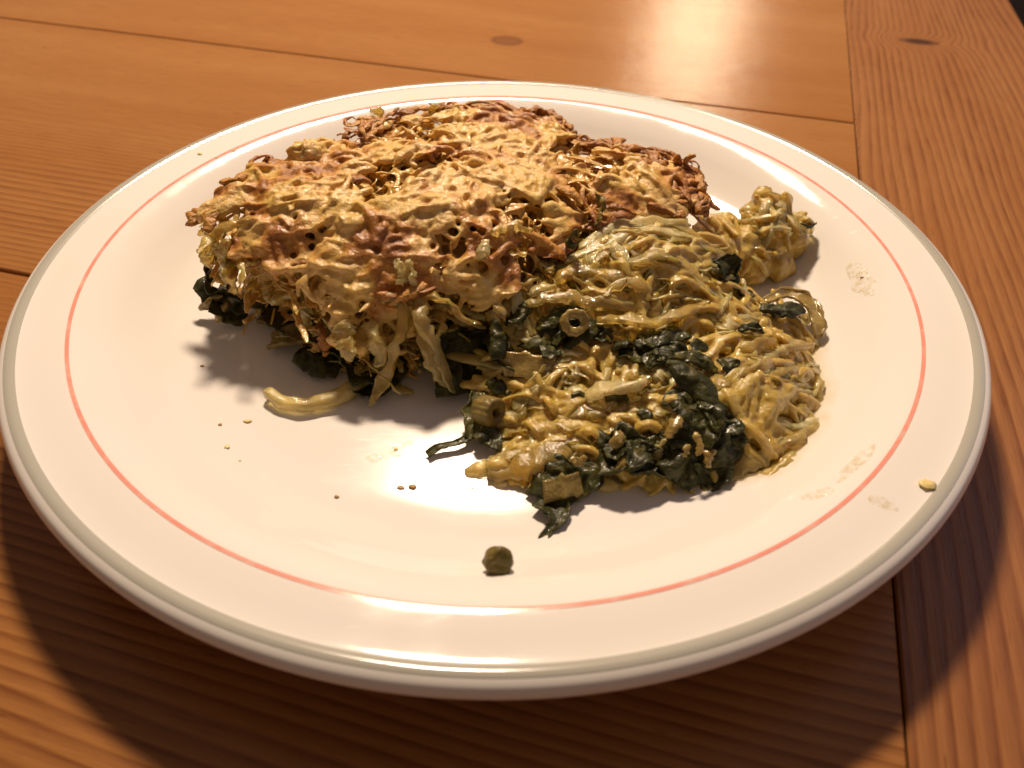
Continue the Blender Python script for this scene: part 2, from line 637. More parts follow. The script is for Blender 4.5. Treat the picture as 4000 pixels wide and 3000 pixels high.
def mat_wood(name, freq, knots, light, mid, dark, contrast, seed, along='x', warp=1.0, fade=None, kdark=False):
    """pine board: growth rings as warped lines along the board, knots that push them aside"""
    M = Mat(name)
    tc = M.n('TexCoord').outputs['Object']
    sep = M.n('SeparateXYZ')
    M.t.links.new(tc, sep.inputs[0])
    u, n = (sep.outputs[0], sep.outputs[1]) if along == 'x' else (sep.outputs[1], sep.outputs[0])
    cmb = M.n('CombineXYZ')
    M.set(cmb.inputs[0], M.math('MULTIPLY', u, .16))
    M.set(cmb.inputs[1], n)
    cmb.inputs[2].default_value = seed * 3.7
    low = M.noise(9, 2, .5, cmb.outputs[0])
    med = M.noise(34, 2, .5, cmb.outputs[0])
    ph = M.math('MULTIPLY', n, freq)
    ph = M.math('ADD', ph, M.math('MULTIPLY', M.math('SUBTRACT', low, .5), 13 * warp))
    ph = M.math('ADD', ph, M.math('MULTIPLY', M.math('SUBTRACT', med, .5), 2.6 * warp))
    kmask = None
    for (ku, kn, a, b, push) in knots:
        du = M.math('DIVIDE', M.math('SUBTRACT', u, ku), a)
        dn = M.math('DIVIDE', M.math('SUBTRACT', n, kn), b)
        r2 = M.math('ADD', M.math('MULTIPLY', du, du), M.math('MULTIPLY', dn, dn))
        g = M.math('EXPONENT', M.math('MULTIPLY', r2, -.16))
        ph = M.math('ADD', ph, M.math('MULTIPLY', g, push))
        wob = M.math('ADD', r2, M.math('MULTIPLY', M.math('SUBTRACT', M.noise(160, 3, .6, tc), .5), 1.0))
        core = M.ramp(wob, 1.15, .55)
        ring = M.math('MULTIPLY', M.ramp(wob, 2.2, 1.2), M.ramp(wob, .55, 1.2))
        kmask = (core, ring) if kmask is None else (M.math('MAXIMUM', kmask[0], core), M.math('MAXIMUM', kmask[1], ring))
    fr = M.math('FRACT', ph)
    line = M.math('MULTIPLY', M.math('POWER', fr, 1.7), M.ramp(fr, 1.0, .80))
    brk = M.n('CombineXYZ')
    M.set(brk.inputs[0], M.math('MULTIPLY', u, .5))
    M.set(brk.inputs[1], M.math('MULTIPLY', n, 3))
    line = M.math('MULTIPLY', line, M.math('ADD', .35, M.math('MULTIPLY', M.ramp(M.noise(60, 4, .65, brk.outputs[0]), .3, .7), .75)))
    amt = M.ramp(M.noise(11, 2, .5, cmb.outputs[0]), .30, .62)
    amt = M.math('ADD', M.math('MULTIPLY', amt, .75), .25)
    if fade is not None:
        amt = M.math('MULTIPLY', amt, M.ramp(n, fade[0], fade[1]))
        amt = M.math('ADD', M.math('MULTIPLY', amt, 1 - fade[2]), M.math('MULTIPLY', .6, fade[2]))
    fib = M.n('CombineXYZ')
    M.set(fib.inputs[0], M.math('MULTIPLY', u, .05))
    M.set(fib.inputs[1], n)
    fibre = M.noise(1500, 3, .6, fib.outputs[0])
    broad = M.noise(30, 3, .5, cmb.outputs[0])
    col = M.mix(M.ramp(broad, .3, .7), light, mid)
    col = M.mix(M.math('MULTIPLY', M.math('MULTIPLY', line, amt), contrast, clamp=True), col, dark)
    col = M.mix(M.math('MULTIPLY', M.ramp(fibre, .35, .7), .30), col, dark)
    stain = M.noise(17, 4, .65, tc)
    col = M.mix(M.math('MULTIPLY', M.ramp(stain, .45, .75), .35), col, mid)
    pore = M.n('CombineXYZ')
    M.set(pore.inputs[0], M.math('MULTIPLY', u, .12))
    M.set(pore.inputs[1], n)
    col = M.mix(M.math('MULTIPLY', M.ramp(M.noise(900, 2, .5, pore.outputs[0]), .66, .76), .5), col, dark)
    if kmask:
        col = M.mix(M.math('MULTIPLY', kmask[0], .95 if kdark else .85), col, (.05, .016, .008) if kdark else (.20, .075, .026))
        col = M.mix(M.math('MULTIPLY', kmask[1], .6), col, (.05, .018, .008))
    M.p(Base_Color=col, Roughness=M.math('ADD', M.math('MULTIPLY', fibre, .12), .20), Specular_IOR_Level=.42)
    dent = M.noise(60, 3, .6, tc)
    h = M.math('ADD', M.math('MULTIPLY', fibre, .25), M.math('MULTIPLY', dent, .8))
    h = M.math('SUBTRACT', h, M.math('MULTIPLY', M.math('MULTIPLY', line, amt), .25))
    M.bump(h, .22, .0012)
    return M.m


# ------------------------------------------------------------------ the table
TROT = math.radians(-16.4)
floor_m = Mat('dark_floor').p(Base_Color=(.030, .016, .010), Roughness=.6).m
fl = obj('floor', ([(-3, -3, -.74), (3, -3, -.74), (3, 3, -.74), (-3, 3, -.74)], [[0, 1, 2, 3]]), floor_m, smooth=False)
tag(fl, 'dark floor seen past the table edge', kind='structure')

table = empty('wooden_table', (0, 0, 0), 'varnished orange pine table top of wide boards with a cross board at its end', 'table')
table.rotation_euler.z = TROT


def board(name, x0, x1, y0, y1, mat, th=.03, bev=.0004, bx=None):
    bx = bx or bev
    me = bpy.data.meshes.new(name)
    v, f = [], []
    for dz, dx, ins, q in ((-th, 0, 0, 0), (-bev, 0, 0, -bx + bev), (0, bx, bev, 0)):
        v += [(x0 + ins, y0 + ins, dz), (x1 - dx, y0 + ins, dz + q), (x1 - dx, y1 - ins, dz + q), (x0 + ins, y1 - ins, dz)]
    f = [[3, 2, 1, 0], [8, 9, 10, 11]]
    for k in (0, 4):
        f += [[k + i, k + (i + 1) % 4, k + 4 + (i + 1) % 4, k + 4 + i] for i in range(4)]
    me.from_pydata(v, [], f)
    me.materials.append(mat)
    o = bpy.data.objects.new(name, me)
    COL.objects.link(o)
    o.parent = table
    return o


WL, WM, WD = (.41, .192, .058), (.335, .135, .034), (.13, .034, .008)
G = .0017
for i, (y0, y1, fq, kn, ct, sd, fd) in enumerate((
        (-.212, -.0200, 350, [], 1.35, 1, None),
        (-.0200, .172, 330, [], 1.3, 2, (.085, .03, .22)),
        (.172, .364, 210, [(-.0612, .2205, .0062, .0050, 3.0)], .75, 3, (.18, .17, .3)),
        (.364, .556, 240, [], .9, 4, None),
        (.556, .748, 240, [], .9, 5, None))):
    o = board('plank', -.9, .1042, y0 + G * .4, y1 - G * .4, mat_wood('pine_%s' % 'abcde'[i], fq, kn, WL, WM, WD, ct, sd, fade=fd))
    if i == 2:
        o['label'] = 'plank with a small round knot behind the plate'
eb = board('end_board', .1047, .1995, -.5, .80,
           mat_wood('pine_end', 300, [(.2843, .1393, .0035, .0075, 3.2)], (.40, .185, .066), (.325, .130, .040), (.125, .034, .010), 1.9, 8, 'y', 1.0, kdark=True), bx=.004)
eb['label'] = 'cross board along the table end with a dark flattened knot'

# ------------------------------------------------------------------ the plate
PROFILE = [(0, .0070), (.03, .0070), (.055, .0070), (.072, .0071), (.079, .0075), (.085, .0086), (.0905, .0107), (.0955, .0139),
           (.0997, .0169), (.1035, .0191), (.1065, .0204), (.1084, .0209), (.112, .0211), (.116, .0212), (.1186, .0214),
           (.1196, .02175), (.1206, .0219), (.1217, .0216), (.1229, .0208), (.1236, .0194), (.1233, .0182), (.1222, .0172), (.119, .0165),
           (.112, .0150), (.106, .0135), (.099, .0100), (.091, .0056), (.085, .0027), (.081, .0012), (.079, .0002), (.0755, .0002), (.0735, .0016), (.07, .0028), (0, .0030)]


def lathe(prof, seg=240, closed_axis=True):
    v, f = [], []
    for r, z in prof:
        for k in range(seg):
            a = 2 * math.pi * k / seg
            v.append((r * math.cos(a), r * math.sin(a), z))
    for i in range(len(prof) - 1):
        for k in range(seg):
            a, b = i * seg + k, i * seg + (k + 1) % seg
            if prof[i][0] == 0:
                f.append([a, b + seg, a + seg][::-1])
            elif prof[i + 1][0] == 0:
                f.append([a, b, a + seg][::-1])
            else:
                f.append([a, b, b + seg, a + seg][::-1])
    return np.array(v), f


def dense(prof, n=6):
    p = smoothpath([(a, b, 0) for a, b in prof], len(prof) * n)[:, :2]
    return [(max(0, a), b) for a, b in p]


def band(r0, r1, lift, n=10):
    """strip of glaze on the plate's skin between two radii of the upper side (r beyond the lip wraps over it)"""
    p = np.array(dense(PROFILE, 8))
    s = np.r_[0, np.cumsum(np.hypot(*np.diff(p, axis=0).T))]
    top = p[:, 0].argmax()

    def where(r):
        if r >= 0:
            return np.interp(r, p[:top, 0], s[:top])
        return s[top] - r
    t = np.linspace(where(r0), where(r1), n)
    x, z = np.interp(t, s, p[:, 0]), np.interp(t, s, p[:, 1])
    dx, dz = np.gradient(x), np.gradient(z)
    L = np.hypot(dx, dz)
    return [(a - e / l * lift, b + d / l * lift) for a, b, d, e, l in zip(x, z, dx, dz, L)]


PLATE_AT = (0, 0, .0003)
plate = obj('dinner_plate', lathe(dense(PROFILE)), GLAZE, loc=(0, 0, 0))
plate.location = PLATE_AT
tag(plate, 'white china dinner plate with a red line and a grey edge band', 'plate')


def plate_part(name, prof, mat):
    v, f = lathe(prof)
    o = obj(name, (v, f), mat)
    o.parent = plate
    return o


plate_part('red_line', band(.10795, .10885, .00006), RED)
plate_part('grey_band', band(.1190, .1214, .00006, 14), GREY)
PZ = .0073        # top of the plate's floor


def plate_z(x, y):
    r = math.hypot(x, y)
    p = dense(PROFILE, 4)
    rr = [a for a, b in p]
    k = int(np.argmax(rr))
    return float(np.interp(r, rr[:k], [b for a, b in p][:k])) + .0003


def P3(l):
    return [at(*q) for q in l]


# ------------------------------------------------------------------ the slice of bake
rim = [(425, 470, .035), (445, 445, .037), (500, 395, .039), (580, 352, .039), (650, 335, .040), (735, 308, .040), (775, 268, .040),
       (850, 246, .039), (920, 236, .038), (1000, 233, .0375), (1090, 230, .0365), (1180, 252, .036), (1250, 294, .035), (1330, 316, .035),
       (1440, 345, .034), (1500, 372, .033), (1525, 430, .031), (1500, 466, .030), (1400, 480, .030), (1280, 505, .031),
       (1200, 560, .030), (1160, 612, .028), (1090, 645, .027), (1030, 660, .026), (960, 650, .027), (900, 655, .0265), (858, 730, .0190), (838, 788, .0135), (790, 798, .0130),
       (742, 768, .0150), (702, 705, .0200), (660, 650, .026), (610, 600, .029), (560, 560, .032), (520, 560, .031), (470, 540, .032), (435, 510, .034)]
core_pts = [(950, 420, .0415), (700, 420, .0405), (1150, 350, .0395), (1300, 400, .037), (900, 330, .0415), (1000, 520, .0375),
            (800, 560, .0345), (770, 650, .0275), (780, 710, .0215), (1150, 480, .0365), (1400, 420, .034), (620, 450, .040), (1050, 280, .0395), (560, 470, .037)]
RIM = np.array(P3(rim))
GS = Surf(np.vstack([RIM, P3(core_pts)]))
GPOLY = RIM[:, :2]
gc = GPOLY.mean(0)
bake = empty('potato_bake', (float(gc[0]), float(gc[1]), PZ), 'golden slice of shredded potato bake with browned cheese crust, filling the back of the plate', 'potato bake')


def inset(poly, d):
    """move a polygon's corners inward by about d"""
    nx = np.roll(poly, -1, 0) - np.roll(poly, 1, 0)
    nrm = np.c_[-nx[:, 1], nx[:, 0]]
    nrm /= np.linalg.norm(nrm, axis=1)[:, None]
    t = poly + nrm * d
    if inside(t, poly).mean() < .5:
        t = poly - nrm * d
    return t


def scatter(poly, n, pad=0.):
    lo, hi = poly.min(0), poly.max(0)
    out = []
    while len(out) < n:
        c = lo + rng.random((n * 2, 2)) * (hi - lo)
        k = inside(c, poly)
        if pad > 0:
            k &= edge_dist(c, poly) > pad
        out += list(c[k])
    return np.array(out[:n])


BODY = inset(GPOLY, .0055)
parts = [prism(BODY, lambda xy: GS(xy) - .0045, PZ)]
for (x, y) in scatter(GPOLY, 900, .0012):
    L = rng.uniform(.007, .020)
    w = rng.uniform(.0006, .0012)
    parts.append(tube(laid(GS, x, y, rng.uniform(0, 6.28), L, rng.uniform(-.0035, -.0005), rng.normal(0, 1.1), 8, rng.uniform(-.001, .0015)),
                      w, w * rng.uniform(.5, .9), 6))
# shreds hanging down the cut sides
for _ in range(330):
    i = rng.integers(0, len(GPOLY))
    a, b = RIM[i], RIM[(i + 1) % len(RIM)]
    p = a + (b - a) * rng.random()
    out = p[:2] - gc
    out = out / np.linalg.norm(out)
    z0 = p[2] - rng.uniform(.001, .022)
    z0 = max(z0, PZ + .002)
    q = np.array([p[0] - out[0] * .004, p[1] - out[1] * .004, z0])
    tg = np.array([-out[1], out[0]]) * rng.normal(0, 1.6)
    drop = rng.uniform(-.1, .45)
    L = rng.uniform(.005, .011)
    pts = [q + np.array([out[0] * .003 * s + tg[0] * L * s * .6, out[1] * .003 * s + tg[1] * L * s * .6, -L * s * drop]) for s in (0, .35, .7, 1)]
    pts = [np.array([k[0], k[1], max(k[2], PZ + .0015)]) for k in pts]
    w = rng.uniform(.0008, .0016)
    parts.append(tube(smoothpath(pts, 8), w, w * .7, 6))
me = fuse(parts, .00045, 1, .5)


def brown_edge(co):
    d = edge_dist(co[:, :2], GPOLY)
    back = np.clip((co[:, 1] - .010) / .03, 0, 1)
    e = np.exp(-(d / .006) ** 2) * (.25 + .6 * back)
    low = np.clip((GS(co[:, :2]) - co[:, 2] - .0035) / .004, 0, 1)
    return np.clip(.12 + e + .45 * (fbm(co, 70, 5, 3) - .5) * 2 - .75 * low, 0, 1.2)


mesh_obj('potato_layer', me, CRUST, bake, lambda co: -.0006 + .0011 * (fbm(co, 330, 3, 3) - .5), {'brown': brown_edge})

# melted cheese: a web of strands and pools over the potato
parts = []


def cover(x, y):
    return n1(x, y, 0, 75, 21) * .6 + n1(x, y, 0, 170, 22) * .4


cand = scatter(GPOLY, 4600, .0016)
cv = .6 * noise(np.c_[cand, np.zeros(len(cand))], 75, 21) + .4 * noise(np.c_[cand, np.zeros(len(cand))], 170, 22)
chain = np.min([np.linalg.norm(cand - q, axis=1) for q in smoothpath(np.c_[GPOLY[5:18], np.zeros(13)], 120)[:, :2]], 0)
thin = np.clip((cand[:, 0] - .005) / .05, 0, 1) * .05
order = cand[(cv > .475 + thin) & (chain > .0035 + .005 * noise(np.c_[cand, np.zeros(len(cand))], 150, 77))]
sheet = cand[(cv > .50) & (chain > .004)]
for (x, y) in sheet[:900]:
    z = float(GS([[x, y]])[0])
    r = rng.uniform(.0022, .0052)
    parts.append(blob((x, y, z - .0003 + rng.uniform(-.0004, .0004)), (r, r * rng.uniform(.5, 1), rng.uniform(.0007, .0011)), int(rng.integers(1e6)), .35, 10, 6))
for (x, y) in order[:1450]:
    k = rng.random()
    if k < .80:
        L = rng.uniform(.005, .018)
        w = rng.uniform(.0005, .0012)
        parts.append(tube(laid(GS, x, y, heading(x, y, 401, .7), L, rng.uniform(-.0005, .0012), rng.normal(0, 1.8), 9, rng.uniform(-.0012, .0020)),
                          w, w * rng.uniform(.5, .9), 6))
    else:
        z = float(GS([[x, y]])[0])
        r = rng.uniform(.0010, .0032)
        parts.append(blob((x, y, z + rng.uniform(-.0010, .0006)), (r, r * rng.uniform(.55, 1), min(r * rng.uniform(.35, .7), .0016)), int(rng.integers(1e6)), .35, 9, 6))
for px_, py_, z_, r_ in ((715, 345, .0405, .0040), (780, 745, .0205, .0026), (735, 735, .0205, .0024), (815, 735, .0215, .0022), (1100, 400, .0410, .0036), (760, 480, .0410, .0036)):
    parts.append(blob(at(px_, py_, z_ - .0012), (r_ * 1.2, r_, r_ * .7), int(rng.integers(1e6)), .5, 14, 9, 3.))
# clumps of strands spilling down the torn front
for _ in range(150):
    x_, y_ = rng.uniform(640, 1120), rng.uniform(560, 760)
    q = at(x_, y_, .026)
    if not inside(q[None, :2], GPOLY)[0]:
        continue
    L = rng.uniform(.004, .011)
    w = rng.uniform(.0005, .0011)
    parts.append(tube(laid(GS, q[0], q[1], rng.normal(-1.5, .8), L, rng.uniform(-.0004, .0014), rng.normal(0, 1.5), 9, rng.uniform(-.001, .0015)), w, w * .7, 6))
me = fuse(parts, .0004, 7, .5)


def brown_cheese(co):
    d = edge_dist(co[:, :2], GPOLY)
    back = np.clip((co[:, 1] - .012) / .03, 0, 1)
    front = np.clip((-.012 - co[:, 1]) / .02, 0, 1)
    return np.clip(.35 + np.exp(-(d / .005) ** 2) * (.10 + .25 * back) + .16 * front + 1.05 * (fbm(co, 85, 31, 3) - .5) * 2, 0, 1)


mesh_obj('cheese_topping', me, CHEESE, bake, lambda co: .0014 * (fbm(co, 230, 13, 2) - .5) + .0005 * (fbm(co, 620, 15, 2) - .5), {'brown': brown_cheese})


def shred(name, pts, w, th, mat, parent, n=12, sides=8, twist=0., rough=.0005, up=(0, 0, 1), taper=(.7, 1, 1, .6), label=None, rag=.3):
    k = np.interp(np.linspace(0, 1, n), np.linspace(0, 1, len(taper)), taper)
    o = obj(name, tube(smoothpath(pts, n), w * k, th * k, sides, up, twist, .6, rough, int(rng.integers(1e5)), .6, rag), mat, parent)
    if label:
        o['label'] = label
    return o


# crisp brown shreds along the back edge and the right corner
for _ in range(200):
    s = rng.uniform(5.5, 16.6)
    i = int(s)
    p = RIM[i] + (RIM[i + 1] - RIM[i]) * (s - i)
    e = RIM[i + 1] - RIM[i]
    ang = math.atan2(e[1], e[0]) + rng.normal(0, .55)
    inw = gc - p[:2]
    inw /= np.linalg.norm(inw)
    c = p[:2] + inw * rng.uniform(-.0012, .0065)
    L = rng.uniform(.004, .013)
    path = laid(GS, c[0], c[1], ang, L, 0, rng.normal(0, 1.8), 9, rng.uniform(-.0005, .001))
    path[:, 2] = np.clip(path[:, 2], p[2] - .0035, p[2] + .003) + rng.uniform(-.0016, .0014)
    w = rng.uniform(.0005, .0015)
    obj('crisp_shred', tube(path, w, w * .4, 6, twist=rng.normal(0, .8), rough=.0010, seed=int(rng.integers(1e5)), rag=.35), CRISP, bake)
# the lattice and the little star at the right corner
for pts in ([(1405, 318, .0355), (1440, 332, .0355), (1475, 352, .0345)], [(1470, 362, .034), (1480, 348, .0365), (1498, 336, .039)], [(1472, 360, .034), (1466, 345, .037), (1464, 334, .039)],
            [(1478, 358, .034), (1505, 385, .0335), (1522, 412, .032)], [(1440, 365, .0345), (1470, 385, .0345), (1500, 430, .032)],
            [(1430, 350, .0345), (1448, 390, .0345), (1455, 420, .0335)], [(1462, 400, .034), (1495, 395, .034), (1528, 402, .0325)],
            [(1490, 440, .031), (1515, 425, .0325), (1530, 440, .031)], [(1500, 460, .030), (1522, 450, .031), (1531, 428, .0315)],
            [(1455, 440, .0325), (1480, 418, .0335), (1512, 408, .033)], [(1400, 440, .034), (1440, 455, .0325), (1470, 470, .031)],
            [(1130, 240, .038), (1180, 250, .038), (1225, 285, .0365)], [(1145, 248, .039), (1160, 236, .0395), (1190, 248, .0385)],
            [(1010, 232, .039), (1040, 230, .0395), (1070, 232, .0388)], [(1060, 228, .039), (1085, 224, .0395), (1110, 236, .0385), (1118, 250, .038)],
            [(1180, 278, .037), (1215, 290, .0368), (1245, 300, .036)], [(1255, 310, .036), (1300, 318, .036), (1350, 322, .0355), (1395, 322, .0355)]):
    shred('crisp_shred', P3(pts), .0010, .0008, CRISP, bake, 14, rough=.0011)
# dark burnt edge curls
for pts, w in (([(740, 392, .0415), (765, 385, .043), (800, 400, .0415)], .0016), ([(480, 398, .0395), (505, 386, .041), (545, 380, .0405)], .0018),
               ([(425, 480, .0345), (418, 468, .035), (432, 452, .036)], .0020), ([(560, 368, .040), (575, 350, .041), (580, 338, .0435)], .0013),
               ([(452, 505, .0345), (455, 470, .0365), (470, 440, .038)], .0022), ([(610, 580, .031), (650, 566, .0325), (690, 560, .034)], .0016),
               ([(960, 452, .041), (985, 440, .042), (1015, 452, .0405)], .0014), ([(1180, 395, .0395), (1215, 405, .039), (1260, 440, .0375)], .0018),
               ([(1290, 450, .036), (1330, 445, .0365), (1370, 465, .035)], .0012), ([(820, 640, .030), (870, 640, .0300), (940, 628, .0305)], .0015),
               ([(830, 660, .028), (880, 635, .031), (925, 615, .0325)], .0016)):
    shred('crisp_shred', P3(pts), w * .9, w * .4, CRISP, bake, 14, rough=.0012)
# yellow puff of egg and cheese on the left edge
obj('cheese_puff', blob(at(668, 338, .0412), (.0058, .0048, .0040), 5, .42, 34, 22, 4.5), CHEESE, bake)
# glassy onion flake standing at the back
obj('onion_flake', ribbon(P3([(828, 268, .0365), (817, 254, .0395), (808, 236, .0425)]), [.0010, .0026, .0014], .0006, 300, 41, 12, 7, .9, (0, 1, 0), .0005), POTATO_PALE, bake)
obj('onion_flake', ribbon(P3([(950, 252, .0370), (938, 242, .0390), (928, 231, .0410)]), [.0012, .0024, .0012], .0006, 300, 43, 12, 7, .9, (0, 1, 0), .0005), POTATO_PALE, bake)

# potato shreds visible on the crust and hanging from the torn front
for pts, w, th, m in (
        ([(455, 530, .033), (470, 500, .0355), (520, 478, .0375), (570, 480, .037), (600, 505, .0345)], .0022, .0013, POTATO),
        ([(500, 520, .034), (480, 545, .032), (492, 590, .026), (505, 636, .021)], .0026, .0016, POTATO),
        ([(470, 520, .034), (448, 545, .031), (455, 580, .027)], .0024, .0015, POTATO),
        ([(535, 520, .035), (520, 545, .032), (512, 575, .028)], .0022, .0014, POTATO),
        ([(575, 655, .0215), (615, 640, .023), (655, 628, .025)], .0024, .0014, POTATO_PALE),
        ([(650, 700, .018), (660, 675, .020), (668, 650, .0225)], .0022, .0013, POTATO_PALE),
        ([(690, 700, .019), (700, 740, .0165), (705, 770, .014)], .0022, .0015, CRISP),
        ([(740, 690, .0245), (745, 730, .022), (760, 780, .018)], .0034, .0022, POTATO),
        ([(800, 690, .0245), (815, 740, .021), (822, 790, .0165)], .0030, .0020, POTATO),
        ([(870, 640, .029), (868, 700, .025), (850, 760, .0195), (825, 830, .0125), (796, 878, .0090)], .0021, .0015, POTATO),
        ([(905, 645, .029), (915, 700, .026), (945, 770, .019), (985, 848, .0105)], .0026, .0018, POTATO),
        ([(895, 660, .027), (925, 750, .0215), (940, 800, .0165), (960, 830, .0125)], .0024, .0018, POTATO),
        ([(920, 640, .030), (960, 650, .029), (1000, 690, .025), (1040, 700, .0235)], .0020, .0014, POTATO),
        ([(960, 700, .025), (950, 720, .023), (940, 760, .020)], .0020, .0014, POTATO),
        ([(880, 660, .0275), (850, 640, .030), (830, 655, .0285)], .0017, .0012, POTATO),
        ([(1050, 520, .0385), (1045, 545, .0375), (1030, 560, .0360)], .0017, .0012, POTATO_PALE),
        ([(855, 560, .0365), (870, 590, .0345), (872, 620, .032)], .0020, .0013, POTATO_PALE),
        ([(880, 565, .0365), (892, 590, .0345), (890, 615, .033)], .0017, .0012, POTATO_PALE),
        ([(1060, 505, .0390), (1105, 490, .0395), (1150, 500, .0375)], .0018, .0012, POTATO),
        ([(1290, 490, .0335), (1300, 450, .0365), (1290, 420, .0385)], .0015, .0011, OLIVE)):
    shred('potato_shred', P3(pts), w * .70, th * .6, m, bake, 20, 10, rng.normal(0, .6), .0013)
for _ in range(90):
    # shreds peeping from the torn front and left faces
    s = rng.uniform(18.5, len(RIM) - .5)
    i = int(s)
    a, b = RIM[i % len(RIM)], RIM[(i + 1) % len(RIM)]
    p = a + (b - a) * (s - i)
    out = p[:2] - gc
    out /= np.linalg.norm(out)
    dep = rng.random()
    q = np.array([*(p[:2] - out * rng.uniform(.001, .007)), p[2] - rng.uniform(-.001, .010)])
    tg = np.array([-out[1], out[0]]) * rng.normal(0, 1.7)
    L = rng.uniform(.006, .014)
    drop = rng.uniform(-.15, .4)
    pts = [q + np.array([*(out * L * .35 * t + tg * L * .5 * t), -L * drop * t * t]) for t in (0, .4, .75, 1.)]
    pts = [np.array([*k[:2], max(k[2], PZ + .0015)]) for k in pts]
    w = rng.uniform(.0006, .0014)
    shred('potato_shred', pts, w, w * .35, POTATO, bake, 12, 8, rng.normal(0, 1.2), .0010, rag=.45)

# dark chard and leek under the crust
for pts, wd, m, c in (
        ([(448, 585, .022), (452, 625, .016), (462, 670, .010)], [.002, .0036, .0034], LEAF, .0014),
        ([(455, 655, .014), (490, 680, .010), (525, 700, .0085)], [.0030, .0042, .002], LEAF, .0014),
        ([(470, 640, .014), (510, 640, .013), (540, 660, .011)], [.003, .005, .004], LEAF, .0018),
        ([(455, 560, .0255), (450, 585, .021), (447, 610, .018)], [.0015, .0024, .001], LEAF_GREEN, .001),
        ([(640, 765, .0100), (690, 775, .0105), (738, 790, .0095)], [.003, .006, .004], LEAF, .0015),
        ([(760, 830, .0085), (790, 850, .0085), (830, 845, .0085)], [.002, .004, .002], LEAF, .001),
        ([(960, 720, .020), (985, 770, .015), (1010, 850, .0095)], [.005, .009, .007], LEAF, .0022),
        ([(930, 700, .018), (960, 780, .012), (985, 830, .009)], [.004, .008, .006], LEAF, .002),
        ([(700, 720, .014), (780, 790, .011), (860, 830, .009)], [.006, .008, .006], LEAF, .002),
        ([(560, 640, .013), (610, 680, .0105), (680, 720, .010)], [.004, .006, .006], LEAF, .0016)):
    obj('chard_leaf', ribbon(P3(pts), wd, c * .85, 200, int(rng.integers(1e5)), 34, 17, rng.uniform(-.8, .8)), m, bake)
for pts, wd in (([(585, 745, .0088), (625, 735, .0105), (680, 728, .0115)], [.0030, .0050, .0042]), ([(560, 690, .0095), (610, 700, .0090), (650, 705, .0090)], [.002, .004, .003])):
    obj('leek_piece', ribbon(P3(pts), wd, .0006, 200, int(rng.integers(1e5)), 18, 9, .7, thick=.0012, edge=.15), OLIVE, bake)
for pts in ([(432, 668, .0105), (455, 650, .013), (480, 640, .0145)], [(470, 695, .0095), (480, 670, .0120), (490, 655, .0135)], [(1040, 850, .009), (1060, 800, .012), (1075, 760, .015)]):
    shred('chard_stalk', P3(pts), .0012, .0011, STALK, bake, 10, 8)

# ------------------------------------------------------------------ the collapsed filling in front
mrim = [(1165, 605, .027), (1220, 560, .0285), (1300, 505, .0300), (1400, 478, .031), (1480, 474, .030), (1545, 520, .027), (1580, 590, .022),
        (1640, 650, .016), (1735, 660, .012), (1765, 720, .010), (1768, 800, .009), (1775, 880, .0085), (1740, 960, .008), (1690, 1035, .008), (1560, 1060, .008),
        (1400, 1050, .008), (1210, 1035, .009), (1080, 1035, .0085), (1040, 1015, .008), (1090, 950, .009), (1050, 905, .010), (1035, 850, .011),
        (1060, 760, .017), (1045, 690, .022), (1100, 640, .026)]
mcore = [(1240, 690, .0225), (1340, 650, .0255), (1400, 790, .0185), (1600, 750, .0200), (1660, 840, .0195), (1500, 930, .015), (1300, 890, .0155), (1150, 820, .0165),
         (1700, 760, .0170), (1450, 570, .0305), (1300, 575, .0305), (1560, 665, .0225), (1600, 980, .0125), (1220, 960, .013), (1400, 980, .013), (1480, 700, .0215)]
MR = np.array(P3(mrim))
MS = Surf(np.vstack([MR, P3(mcore)]))
MP = MR[:, :2]
mc = MP.mean(0)
mound = empty('potato_filling', (float(mc[0]), float(mc[1]), PZ), 'glossy heap of soft yellow potato shreds and dark chard spilling in front of the bake', 'potato filling')
parts = [prism(inset(MP, .004), lambda xy: np.maximum(MS(xy) - .0035, PZ + .001), PZ - .0002)]
for (x, y) in scatter(MP, 1100, .0008):
    L = rng.uniform(.004, .014)
    w = rng.uniform(.0005, .0014)
    parts.append(tube(laid(MS, x, y, heading(x, y, 301, .45), L, rng.uniform(-.0032, .0001), rng.normal(0, .6), 8, rng.uniform(-.001, .002), PZ + .0010), w, w * rng.uniform(.5, .85), 6))
for (x, y) in scatter(MP, 190, .002):
    z = float(MS([[x, y]])[0])
    r = rng.uniform(.0014, .0032)
    parts.append(blob((x, y, max(z - .002, PZ + .002)), (r, r * .8, r * .6), int(rng.integers(1e6)), .3, 9, 6))
me = fuse(parts, .0004, 4, .5)
mesh_obj('potato_mash', me, MASH, mound, lambda co: .0007 * (fbm(co, 380, 53, 3) - .5))

for k, (x, y) in enumerate(scatter(MP, 240, .001)):
    L = rng.uniform(.005, .015)
    w = rng.uniform(.0007, .0020)
    path = laid(MS, x, y, heading(x, y, 301, .3), L, rng.uniform(-.0010, .0006), rng.normal(0, .55), 10, rng.uniform(-.0010, .0010), PZ + .001)
    kk = np.interp(np.linspace(0, 1, 10), [0, .3, .7, 1], [.6, 1, 1, .5])
    obj('potato_shred', tube(path, w * kk, w * kk * rng.uniform(.2, .4), 8, (0, 0, 1), rng.normal(0, 1.0), .5, .0010, k, .85, .32), [POTATO, POTATO, POTATO_PALE][k % 3], mound)
